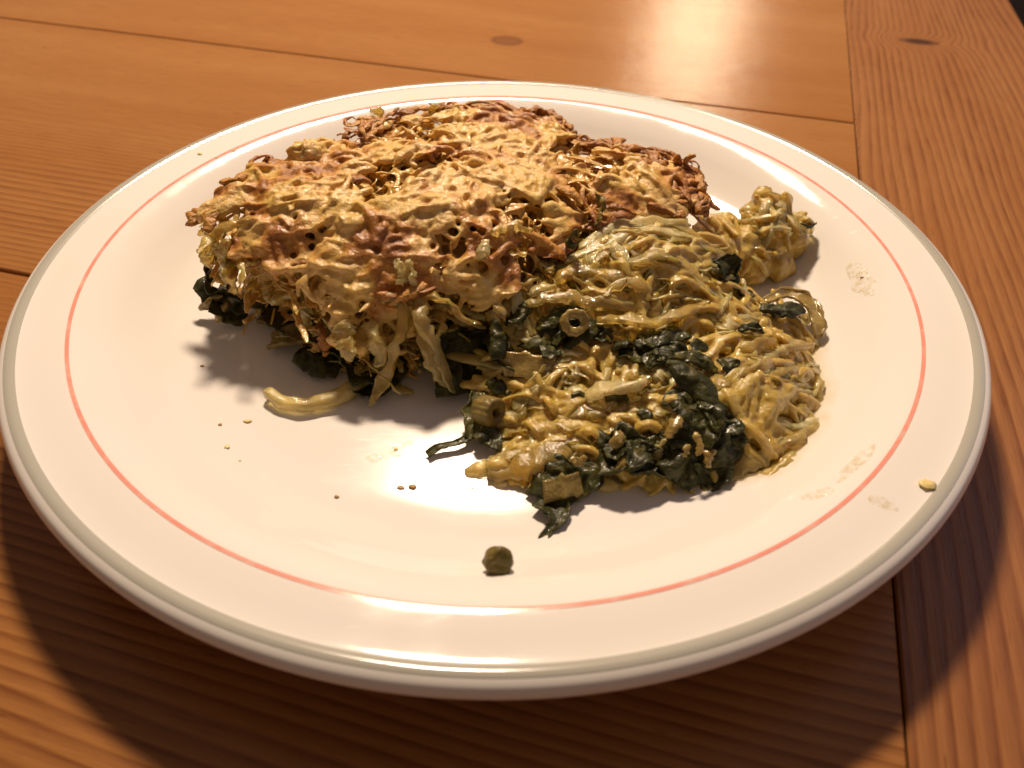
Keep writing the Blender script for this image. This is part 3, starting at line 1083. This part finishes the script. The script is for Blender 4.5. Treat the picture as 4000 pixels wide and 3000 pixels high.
# the shreds one can pick out
for pts, w, th, m in (
        ([(1265, 858, .0185), (1310, 838, .0200), (1370, 835, .0195), (1400, 815, .0195)], .0036, .0022, POTATO_PALE),
        ([(1255, 885, .0165), (1300, 880, .0170), (1330, 865, .018)], .0024, .0016, POTATO),
        ([(1200, 905, .0145), (1260, 890, .0160), (1320, 895, .0165)], .0030, .0020, POTATO),
        ([(1220, 800, .0180), (1235, 830, .0170), (1250, 790, .0195)], .0020, .0014, POTATO),
        ([(1150, 900, .0120), (1160, 860, .0145), (1165, 830, .0170)], .0026, .0018, POTATO_PALE),
        ([(1180, 870, .0135), (1200, 840, .0160), (1222, 795, .0190)], .0022, .0014, STALK),
        ([(1005, 1022, .0080), (1060, 1000, .0095), (1110, 985, .0110), (1160, 975, .0115)], .0024, .0016, POTATO),
        ([(1050, 1005, .0090), (1110, 1010, .0100), (1170, 990, .0120), (1230, 970, .0135)], .0050, .0028, POTATO),
        ([(1400, 800, .0195), (1420, 780, .0205), (1440, 770, .0205)], .0034, .0030, POTATO_PALE),
        ([(1410, 820, .0190), (1430, 810, .0195), (1450, 800, .0195)], .0030, .0026, POTATO_PALE),
        ([(1525, 850, .0175), (1545, 830, .0185), (1560, 850, .0175)], .0022, .0018, POTATO_PALE),
        ([(1595, 1015, .0105), (1680, 960, .0125), (1760, 925, .0105), (1822, 935, .0085)], .0036, .0022, POTATO),
        ([(1560, 1040, .0095), (1620, 1000, .0120), (1690, 950, .0130)], .0026, .0018, STALK),
        ([(1620, 1050, .0090), (1670, 1010, .0110), (1720, 975, .0110)], .0028, .0018, POTATO),
        ([(1700, 925, .0130), (1760, 918, .0115), (1815, 928, .0095)], .0022, .0015, POTATO_PALE),
        ([(1640, 780, .0190), (1700, 750, .0180), (1755, 745, .0140)], .0030, .0020, POTATO),
        ([(1620, 830, .0185), (1690, 800, .0180), (1765, 800, .0120)], .0034, .0020, POTATO),
        ([(1600, 770, .0195), (1640, 800, .0195), (1650, 850, .0175)], .0032, .0022, POTATO_PALE),
        ([(1560, 720, .0205), (1590, 690, .0215), (1640, 690, .0190)], .0026, .0018, POTATO_PALE),
        ([(1530, 690, .0225), (1560, 660, .0230), (1580, 640, .022)], .0026, .0018, POTATO_PALE),
        ([(1140, 660, .0265), (1200, 640, .0280), (1260, 650, .0270), (1330, 660, .0262), (1400, 668, .0252)], .0026, .0018, POTATO),
        ([(1200, 605, .0295), (1260, 585, .0302), (1330, 600, .0295), (1400, 580, .0300)], .0030, .0020, POTATO),
        ([(1220, 565, .0300), (1300, 530, .0315), (1380, 500, .0325), (1470, 510, .0315), (1530, 540, .0285)], .0034, .0024, POTATO_PALE),
        ([(1250, 540, .0310), (1330, 495, .0325), (1420, 482, .0325), (1490, 488, .0312)], .0026, .0020, POTATO_PALE),
        ([(1290, 690, .0255), (1360, 690, .0255), (1420, 695, .0250), (1490, 670, .0250), (1540, 640, .024)], .0026, .0018, POTATO),
        ([(1300, 640, .0280), (1350, 610, .0298), (1390, 625, .0288), (1400, 650, .027)], .0020, .0014, POTATO),
        ([(1150, 640, .0270), (1160, 625, .0285), (1200, 620, .0290)], .0026, .0020, POTATO_PALE),
        ([(1330, 930, .0155), (1390, 915, .0160), (1440, 905, .0165)], .0030, .0018, POTATO),
        ([(1350, 960, .0140), (1390, 975, .0138), (1420, 1000, .0122)], .0022, .0016, POTATO_PALE),
        ([(1560, 900, .0160), (1590, 880, .0170), (1600, 840, .0180)], .0026, .0018, POTATO),
        ([(1620, 920, .0145), (1650, 880, .0165), (1680, 870, .0165)], .0022, .0014, POTATO_PALE),
        ([(1755, 880, .0110), (1768, 840, .0120), (1760, 800, .013)], .0022, .0014, POTATO)):
    shred('potato_shred', P3([(a, b, c - .0006) for a, b, c in pts]), w * .72, th * .5, m, mound, 20, 10, rng.normal(0, .5), .0010)

# thin oily juice that has run out round the heap


def juice():
    loop = np.vstack([MP, MP[:1]])
    ring_ = smoothpath(np.c_[loop, np.zeros(len(loop))], 160)[:-1, :2]
    out = ring_ - mc
    out /= np.linalg.norm(out, axis=1)[:, None]
    V, f = [], []
    ts = (0, .3, .6, .85, 1.)
    for i, (p, o) in enumerate(zip(ring_, out)):
        front = p[1] < .0
        d = (.0008 + .0040 * n1(p[0], p[1], 0, 190, 61)) if front else .0002
        for t in ts:
            q = p - o * .006 + o * (.006 + d) * t
            V.append((q[0], q[1], plate_z(q[0], q[1]) + .00004 + .0005 * math.sqrt(max(0, 1 - t * t))))
    n, m = len(ring_), len(ts)
    for i in range(n):
        for j in range(m - 1):
            a, b = i * m + j, ((i + 1) % n) * m + j
            f.append([a, a + 1, b + 1, b])
    return np.array(V), f


JM = Mat('oily_juice')
JUICE = JM.p(Base_Color=(.80, .60, .20), Roughness=.08, Alpha=JM.math('MULTIPLY', JM.attr('wet'), JM.math('ADD', .16, JM.math('MULTIPLY', JM.ramp(JM.noise(260, 3), .35, .7), .28))), Coat_Weight=.3).m
jf = obj('juice_film', juice(), JUICE, mound)
jw = jf.data.attributes.new('wet', 'FLOAT', 'POINT')
jw.data.foreach_set('value', [1., 1., .75, .3, 0.] * (len(jf.data.vertices) // 5))

# chard leaves in the heap
leafspec = [
    ([(1545, 560, .0275), (1560, 590, .0250), (1572, 625, .0210)], [.003, .0060, .004], LEAF, .0016, .9),
    ([(1560, 600, .0240), (1585, 630, .0205), (1625, 640, .0180)], [.004, .0035, .001], LEAF_GREEN, .0014, .6),
    ([(1440, 780, .0235), (1490, 810, .0225), (1545, 860, .0200), (1605, 905, .0165)], [.001, .0065, .0055, .0006], LEAF, .0008, 1.1),
    ([(1455, 770, .0235), (1500, 775, .0230), (1550, 800, .0210)], [.001, .004, .002], LEAF_GREEN, .001, .8),
    ([(1390, 790, .0205), (1420, 770, .0215), (1470, 745, .0215)], [.003, .005, .003], LEAF, .0016, .5),
    ([(1370, 745, .0215), (1420, 735, .0220), (1480, 715, .0220)], [.002, .004, .003], LEAF, .0014, .4),
    ([(1090, 690, .0225), (1110, 680, .0240), (1135, 660, .0255)], [.003, .005, .003], LEAF, .0016, .6),
    ([(1060, 720, .0195), (1090, 740, .0190), (1130, 755, .0185)], [.004, .006, .004], LEAF, .002, .6),
    ([(1180, 740, .0200), (1210, 700, .0230), (1250, 665, .0250)], [.004, .0055, .003], LEAF, .001, -.7),
    ([(1215, 740, .0205), (1260, 720, .0225), (1275, 690, .0240)], [.003, .0045, .002], LEAF, .001, -.5),
    ([(1030, 850, .0125), (1020, 900, .0105), (1012, 950, .0090)], [.002, .0035, .0015], LEAF_GREEN, .001, .8),
    ([(1035, 930, .0105), (1055, 945, .0105), (1080, 950, .0100)], [.003, .0045, .003], LEAF, .0016, .6),
    ([(1015, 945, .0092), (985, 962, .0086), (950, 968, .0086), (922, 984, .0080)], [.0016, .0012, .0010, .0014], LEAF_GREEN, .0004, .9),
    ([(1640, 665, .0185), (1690, 675, .0180), (1720, 660, .0165)], [.002, .0045, .002], LEAF, .0016, .6),
    ([(1430, 860, .0185), (1460, 870, .0185), (1490, 895, .0175)], [.003, .0045, .004], LEAF, .0018, .8),
    ([(1490, 880, .0190), (1500, 920, .0180), (1490, 970, .0150)], [.004, .0075, .006], LEAF, .0022, .7),
    ([(1540, 900, .0180), (1545, 950, .0160), (1545, 1010, .0125)], [.003, .0065, .005], LEAF, .0022, .7),
    ([(1450, 940, .0165), (1465, 990, .0140), (1510, 1040, .0105)], [.003, .007, .006], LEAF, .0022, .8),
    ([(1530, 1000, .0125), (1540, 1040, .0100), (1528, 1068, .0085)], [.005, .004, .0012], LEAF, .0012, .6),
    ([(1300, 985, .0135), (1350, 975, .0140), (1410, 985, .0138)], [.003, .006, .006], LEAF, .002, .8),
    ([(1290, 1010, .0120), (1350, 1015, .0118), (1430, 1025, .0112)], [.004, .0065, .003], LEAF, .002, .8),
    ([(1215, 985, .0130), (1195, 1020, .0115), (1160, 1080, .0088)], [.003, .0055, .0030], LEAF, .0014, .6),
    ([(1280, 1000, .0120), (1250, 1040, .0100), (1215, 1075, .0086)], [.004, .0055, .004], LEAF, .0012, .5),
    ([(1165, 1080, .0088), (1200, 1105, .0086), (1205, 1130, .0084), (1180, 1150, .0084), (1170, 1172, .0080)], [.0030, .0040, .0028, .0012, .0012], LEAF, .0008, .8),
    ([(1440, 975, .0145), (1460, 1010, .0125), (1500, 1045, .0098)], [.0008, .0010, .0006], LEAF_GREEN, .0004, .4),
    ([(1225, 535, .0325), (1232, 515, .0350), (1243, 497, .0385)], [.0030, .0028, .0006], LEAF_GREEN, .0005, 1.2),
]
for pts, wd, m, c, cu in leafspec:
    obj('chard_leaf', ribbon(P3(pts), [q * .84 for q in wd], c * .95, 230, int(rng.integers(1e5)), 40, 19, cu * rng.choice([-1, 1])), m, mound)
for (x, y, sz) in ((1070, 735, 1.2), (1150, 745, 1), (1190, 765, .9), (1290, 735, 1), (1330, 745, 1.1), (1360, 775, .9), (1395, 740, 1.1), (1440, 745, 1), (1330, 860, .7), (1570, 800, .8), (1620, 720, .8),
                   (1250, 860, .6), (1090, 790, 1), (1075, 840, 1), (1390, 900, .7), (1500, 760, .9), (1180, 700, .9), (1570, 930, .9), (1420, 960, 1), (1380, 1000, 1), (1460, 1035, .9), (1300, 950, .7)):
    z = 0.016
    for _ in range(8):
        p = at(x, y, z)
        z = float(MS(p[None, :2])[0]) + .0006
    a = rng.uniform(0, 6.28)
    d = np.array([math.cos(a), math.sin(a), rng.normal(0, .25)]) * .0035 * sz
    obj('chard_leaf', ribbon([p - d, p + np.array([0, 0, .0006]), p + d], [.0012 * sz, .0030 * sz, .0014 * sz], .0011, 240, int(rng.integers(1e5)), 20, 11, rng.normal(0, .8)), [LEAF, LEAF, LEAF_GREEN][rng.integers(0, 3)], mound)
# stalk bits among the dark leaves
for pts, w in (([(1470, 905, .0200), (1455, 925, .0192), (1440, 948, .0180)], .0018), ([(1505, 935, .0192), (1512, 960, .0180), (1505, 985, .0165)], .0010), ([(1480, 985, .0165), (1490, 960, .0178)], .0009),
               ([(1530, 1010, .0140), (1528, 990, .0152), (1545, 975, .0160)], .0011), ([(1330, 965, .0160), (1335, 950, .0168), (1352, 945, .0168)], .0020),
               ([(1330, 1010, .0135), (1350, 995, .0146), (1368, 1000, .0140)], .0014), ([(1235, 985, .0145), (1245, 1000, .0138), (1265, 985, .0145)], .0012), ([(1060, 700, .0235), (1072, 682, .0250), (1090, 668, .0262)], .0026)):
    shred('chard_stalk', P3(pts), w * .85, w * .35, STALK, mound, 14, 8, .6, .0007, rag=.35)


# fibrous cut of leek, a folded block with lengthwise ribs
def ribbed(c0, c1, c2, c3, thick, name, mat, parent, ribs=9, nu=14, nv=37, bow=.0012):
    A, B, Cc, D = [np.array(q) for q in (c0, c1, c2, c3)]
    nrm = np.cross(B - A, D - A)
    nrm /= np.linalg.norm(nrm)
    if nrm @ (CAM_O - A) < 0:
        nrm = -nrm
    top, bot = [], []
    for i in range(nu):
        for j in range(nv):
            s, t = j / (nv - 1), i / (nu - 1)
            p = (A * (1 - s) + B * s) * (1 - t) + (D * (1 - s) + Cc * s) * t
            h = bow * 4 * s * (1 - s) + .0006 * (n1(s * ribs * 1.7, t * .6, 0, 1, 8) - .5) + .0009 * (n1(*p, 300, 3) - .5)
            e = .0012 * (n1(s * 7, t * 3, 0, 1, 5) - .5) * (2 * t - 1)
            top.append(p + nrm * h + (D - A) / np.linalg.norm(D - A) * e * 2)
            bot.append(p + nrm * (h * .6 - thick))
    V = np.array(top + bot)
    m = nu * nv
    f = []
    for i in range(nu - 1):
        for j in range(nv - 1):
            q = [i * nv + j, i * nv + j + 1, (i + 1) * nv + j + 1, (i + 1) * nv + j]
            f += [q, [x + m for x in q][::-1]]
    rimv = [i * nv for i in range(nu)] + [(nu - 1) * nv + j for j in range(1, nv)] + [i * nv + nv - 1 for i in range(nu - 2, -1, -1)] + list(range(nv - 2, 0, -1))
    for a, b in zip(rimv, rimv[1:] + rimv[:1]):
        f.append([a, b, b + m, a + m])
    return obj(name, (V, f), mat, parent)


ribbed(at(1072, 756, .0195), at(1200, 768, .0205), at(1195, 822, .0165), at(1090, 815, .0150), .002, 'leek_piece', STALK, mound)['label'] = 'square cut of ribbed pale leek'
ribbed(at(1105, 815, .0150), at(1185, 822, .0160), at(1175, 880, .0120), at(1120, 875, .0115), .002, 'leek_piece', STALK, mound, 6)
ribbed(at(1172, 1040, .0118), at(1250, 1018, .0128), at(1262, 1065, .0102), at(1175, 1090, .0096), .0008, 'leek_piece', OLIVE, mound, 8)
# curved leek slice at the right end
obj('leek_piece', ribbon(P3([(1648, 655, .0150), (1690, 640, .0150), (1735, 655, .0145), (1762, 695, .0130), (1768, 730, .0115)]), [.0010, .0022, .0028, .0024, .0012], .0010, 240, 77, 28, 9, .9, (0, 0, 1), .0008, .25), STALK, mound)


# hollow stalk slices: scalloped rings
def ring(c, axis, R, r_in, L, mat, parent, lobes=11, amp=.035, name='stalk_ring', nseg=52):
    ax = np.array(axis, float)
    ax /= np.linalg.norm(ax)
    e1 = np.cross(ax, [0, 0, 1.])
    e1 /= np.linalg.norm(e1)
    e2 = np.cross(ax, e1)
    prof = [(R * .93, -L / 2), (R, -L / 2 * .8), (R, L / 2 * .8), (R * .95, L / 2 * .96), (R * .8, L / 2 * 1.02), (r_in * 1.25, L / 2), (r_in, L / 2 * .8), (r_in * .95, -L / 2 * .8), (r_in * 1.2, -L / 2)]
    v, f = [], []
    for r, h in prof:
        for k in range(nseg):
            a = 2 * math.pi * k / nseg
            rr = r * (1 + (amp * math.cos(lobes * a) if r > R * .7 else .12 * math.cos(2 * a + 1)) + .16 * (n1(math.cos(a), math.sin(a), h * 300, 2, 9) - .5))
            v.append(np.array(c) + e1 * rr * math.cos(a) + e2 * rr * math.sin(a) + ax * (h + .0002 * math.cos(3 * a)))
    m = len(prof)
    for i in range(m):
        for k in range(nseg):
            f.append([i * nseg + k, i * nseg + (k + 1) % nseg, ((i + 1) % m) * nseg + (k + 1) % nseg, ((i + 1) % m) * nseg + k])
    return obj(name, (np.array(v), f), mat, parent)


toc = CAM_O - at(1240, 697, .0245)
ring(at(1240, 697, .0250), toc + np.array([0.02, 0, .02]), .0034, .0012, .0030, STALK, mound)['label'] = 'scalloped hollow stalk slice facing the camera'
ring(at(1055, 888, .0128), (.75, -.55, .25), .0036, .0012, .0052, OLIVE, mound, 15, .035)['label'] = 'hollow stalk slice lying beside a leaf tip'

# ------------------------------------------------------------------ the lump apart on the right
lc = at(1625, 545, .0095)
lump = empty('potato_lump', (float(lc[0]), float(lc[1]), PZ), 'small separate lump of yellow potato with a green leaf scrap, right of the bake', 'potato lump')
parts = []
for (px_, py_, z_, r_) in ((1545, 520, .016, .0068), (1590, 540, .0155, .0075), (1650, 520, .0165, .0075), (1700, 520, .0150, .0062), (1620, 580, .0115, .0055), (1680, 570, .0115, .0055), (1560, 490, .018, .005), (1650, 480, .019, .005)):
    parts.append(blob(at(px_, py_, z_), (r_, r_, r_ * .8), int(rng.integers(1e5)), .35, 14, 9))
lump_c = np.array([at(x, y, z) for x, y, z in ((1545, 520, .016), (1590, 540, .0155), (1650, 520, .0165), (1700, 520, .0150), (1620, 570, .0125), (1650, 480, .019))])
for _ in range(90):
    c = lump_c[rng.integers(0, len(lump_c))]
    d = rng.normal(0, 1, 3)
    d /= np.linalg.norm(d)
    d[2] = abs(d[2])
    c = c + d * rng.uniform(.004, .0072)
    t = np.cross(d, rng.normal(0, 1, 3))
    t /= np.linalg.norm(t)
    L = rng.uniform(.004, .009)
    w = rng.uniform(.0009, .0018)
    pts = [c - t * L - d * .002, c, c + t * L - d * .002]
    pts = [np.array([*k[:2], max(k[2], plate_z(k[0], k[1]) + .0012)]) for k in pts]
    parts.append(tube(smoothpath(pts, 8), w, w * .7, 6))
me = fuse(parts, .00045, 3, .5)
mesh_obj('potato_mash', me, MASH, lump, lambda co: .0010 * (fbm(co, 400, 83, 3) - .5))
for _ in range(46):
    c = lump_c[rng.integers(0, len(lump_c))]
    d = rng.normal(0, 1, 3)
    d /= np.linalg.norm(d)
    d[2] = abs(d[2]) * .9 + .1
    c = c + d * rng.uniform(.0058, .0078)
    t = np.cross(d, rng.normal(0, 1, 3))
    t /= np.linalg.norm(t)
    L = rng.uniform(.003, .0075)
    w = rng.uniform(.0009, .0018)
    pts = [c - t * L - d * .0022, c, c + t * L - d * .0018]
    pts = [np.array([*k[:2], max(k[2], plate_z(k[0], k[1]) + .001)]) for k in pts]
    shred('potato_shred', pts, w, w * .65, [POTATO, POTATO_PALE][rng.integers(0, 2)], lump, 9, 7, .4, .0006)
obj('potato_nub', blob(at(1648, 428, .0245), (.0036, .0034, .0032), 91, .3, 16, 10), POTATO, lump)
obj('potato_nub', blob(at(1695, 432, .0225), (.0024, .0022, .0022), 92, .4, 14, 9), POTATO_PALE, lump)
obj('chard_leaf', ribbon(P3([(1700, 480, .0205), (1725, 492, .0195), (1758, 484, .0185)]), [.002, .0034, .0012], .0012, 300, 93, 18, 9, .9), LEAF_GREEN, lump)

# ------------------------------------------------------------------ loose bits lying on the plate
strip_pts = [(577, 845, PZ + .0022), (610, 868, PZ + .0018), (660, 874, PZ + .0017), (715, 862, PZ + .0019), (760, 838, PZ + .0022), (800, 806, PZ + .0032), (838, 768, PZ + .0050)]
sp = P3(strip_pts)
st = obj('potato_strip', tube(smoothpath(sp, 26), .0018 * np.interp(np.linspace(0, 1, 26), [0, .1, .6, 1], [.85, .8, 1.25, 1.0]), .0014, 10, (0, 0, 1), .2, .62, .0006, 5, .8), POTATO_PALE, loc=sp[2])
tag(st, 'long curved pale potato strip lying on the plate under the front of the bake', 'potato strip')


def grounded(name, px_, py_, r, mat, label, cat, seed, group=None, amp=.45, nu=12, nv=8):
    p = at(px_, py_, PZ)
    for _ in range(6):
        z = plate_z(p[0], p[1])
        p = at(px_, py_, z + r[2] * .8)
    z = plate_z(p[0], p[1])
    o = obj(name, blob((p[0], p[1], z + r[2] * .85), r, seed, amp + .2, nu, nv, 2.8), mat, loc=(p[0], p[1], z))
    return tag(o, label, cat, group)


# the olive stalk slice by the front of the plate
pc = at(1075, 1212, PZ + .003)
for _ in range(8):
    pc = at(1075, 1212, plate_z(pc[0], pc[1]) + .0027)


def stalk_slice():
    v, f = [], []
    ax = np.array([.25, -.75, .55]); ax /= np.linalg.norm(ax)
    e1 = np.cross(ax, [0, 0, 1.]); e1 /= np.linalg.norm(e1)
    e2 = np.cross(ax, e1)
    prof = [(.0, -.0022), (.0016, -.0022), (.0027, -.0019), (.0031, -.001), (.0032, .0006), (.0030, .0014), (.0024, .0019), (.0012, .0018), (0, .0017)]
    seg = 36
    for r, h in prof:
        r, h = r * .88, h * .88
        for k in range(seg):
            a = 2 * math.pi * k / seg
            rr = r * (1 + .02 * math.cos(9 * a) + .34 * (n1(math.cos(a), math.sin(a), h * 400, 2.6, 4) - .5))
            v.append(pc + e1 * rr * math.cos(a) + e2 * rr * math.sin(a) + ax * (h + .0004 * (n1(math.cos(a) * r * 900, math.sin(a) * r * 900, 0, 1, 6) - .5)))
    for i in range(len(prof) - 1):
        for k in range(seg):
            f.append([i * seg + k, i * seg + (k + 1) % seg, (i + 1) * seg + (k + 1) % seg, (i + 1) * seg + k])
    return np.array(v), f


PEA = mat_leaf('olive_slice', (.115, .085, .012), (.17, .125, .022), (.075, .05, .008))
so = obj('stalk_slice', stalk_slice(), PEA, loc=(pc[0], pc[1], pc[2] - .003))
tag(so, 'round olive green stalk slice alone near the front of the plate', 'stalk slice')

CR = Mat('toasted_crumb').p(Base_Color=(.42, .25, .09), Roughness=.5).m
CRY = Mat('yellow_crumb').p(Base_Color=(.75, .60, .24), Roughness=.4).m
crumbs = [(437, 790, .0006, CR, 'tiny brown crumb, the upper one left of the bake on the plate floor'),
          (475, 917, .0006, CR, 'tiny dark crumb, left of a paler crumb at the left of the plate'),
          (535, 910, .0009, CRY, 'pale round crumb at the left, right of a darker crumb'),
          (490, 965, .0008, CRY, 'pale flat crumb just below the two crumbs at the left'),
          (865, 1053, .0008, CR, 'smaller brown crumb of the pair left of the bright reflection'),
          (891, 1051, .0011, CR, 'larger brown crumb of the pair left of the bright reflection'),
          (727, 1073, .0008, CR, 'lone brown crumb left of the crumb pair'),
          (518, 995, .0004, CRY, 'speck of crumb lowest in the left group'),
          (855, 970, .0006, CRY, 'yellow speck in the wet streaks below the bake'),
          (1020, 1055, .0004, CR, 'tiny brown speck beside the bright reflection, near the potato tip'),
          (2004, 1047, .0019, CRY, 'yellow potato scrap on the right rim beside the grey band'),
          (432, 332, .0009, CRY, 'yellow crumb highest on the left rim, outside the red line'),
          (467, 340, .0006, CRY, 'small yellow crumb on the upper left rim nearest the red line'),
          (505, 325, .0006, CRY, 'yellow speck touching the red line at the upper left'),
          (1862, 600, .0006, CR, 'dark green speck in the smear by the right of the plate')]
for k, (x, y, r, m, lab) in enumerate(crumbs):
    r *= .8
    grounded('crumb', x, y, (r * rng.uniform(.8, 1.3), r * rng.uniform(.6, .9), r * .3), m, lab, 'crumb', 200 + k, 'crumbs scattered on the plate')


# greasy smears: thin clear films with little yellow solids
def mat_film(col, rough):
    M = Mat('grease_film')
    a = M.ramp(M.noise(600, 3, .6), .42, .62)
    M.p(Base_Color=col, Roughness=rough, Alpha=M.math('MULTIPLY', a, .30), Coat_Weight=.5)
    M.bump(M.noise(900, 2), .6, .0004)
    return M.m


FILM = mat_film((.66, .50, .14), .2)


def smear(pts, wd, label, seed):
    path = smoothpath([(p[0], p[1], 0) for p in (at(x, y, .012) for x, y in pts)], 22)
    # walk each point onto the plate surface along the viewing line of its pixel
    q = []
    px = smoothpath([(x, y, 0) for x, y in pts], 22)[:, :2]
    for x, y in px:
        z = .012
        for _ in range(12):
            w = at(x, y, z)
            z = plate_z(w[0], w[1])
        q.append(at(x, y, z))
    q = np.array(q)
    t, s, n = frames(q)
    V, f = [], []
    nv = 7
    for i, p in enumerate(q):
        ww = wd * math.sin(math.pi * (i + .6) / (len(q) + .2)) ** .5 * (.6 + .9 * n1(*p, 500, seed))
        for j in range(nv):
            o = p + s[i] * ww * (j / (nv - 1) * 2 - 1)
            e = 1 - (j / (nv - 1) * 2 - 1) ** 2
            V.append((o[0], o[1], plate_z(o[0], o[1]) + .00008 + .00035 * e * n1(*o, 900, seed + 1)))
    for i in range(len(q) - 1):
        for j in range(nv - 1):
            f.append([i * nv + j, i * nv + j + 1, (i + 1) * nv + j + 1, (i + 1) * nv + j])
    o = obj('sauce_smear', (np.array(V), f), FILM, loc=tuple(q[10]))
    tag(o, label, 'smear', 'greasy smears on the plate')


smear([(1730, 1078), (1765, 1068), (1800, 1055)], .0016, 'short yellow smear inside the red line at the lower right', 1)
smear([(1875, 1075), (1905, 1085), (1940, 1102)], .0013, 'pale smear across the lower right rim outside the red line', 2)
smear([(1838, 570), (1855, 595), (1880, 640)], .0026, 'faint yellow smear inside the red line at the right', 3)
smear([(1800, 1045), (1850, 1000), (1890, 960)], .0012, 'clear wet streak along the inner side of the red line, lower right', 4)
smear([(790, 990), (840, 985), (900, 945)], .0014, 'wet streak on the plate floor below the bake', 5)

for o in list(bpy.data.objects):
    if '_org' in o:
        del o['_org']
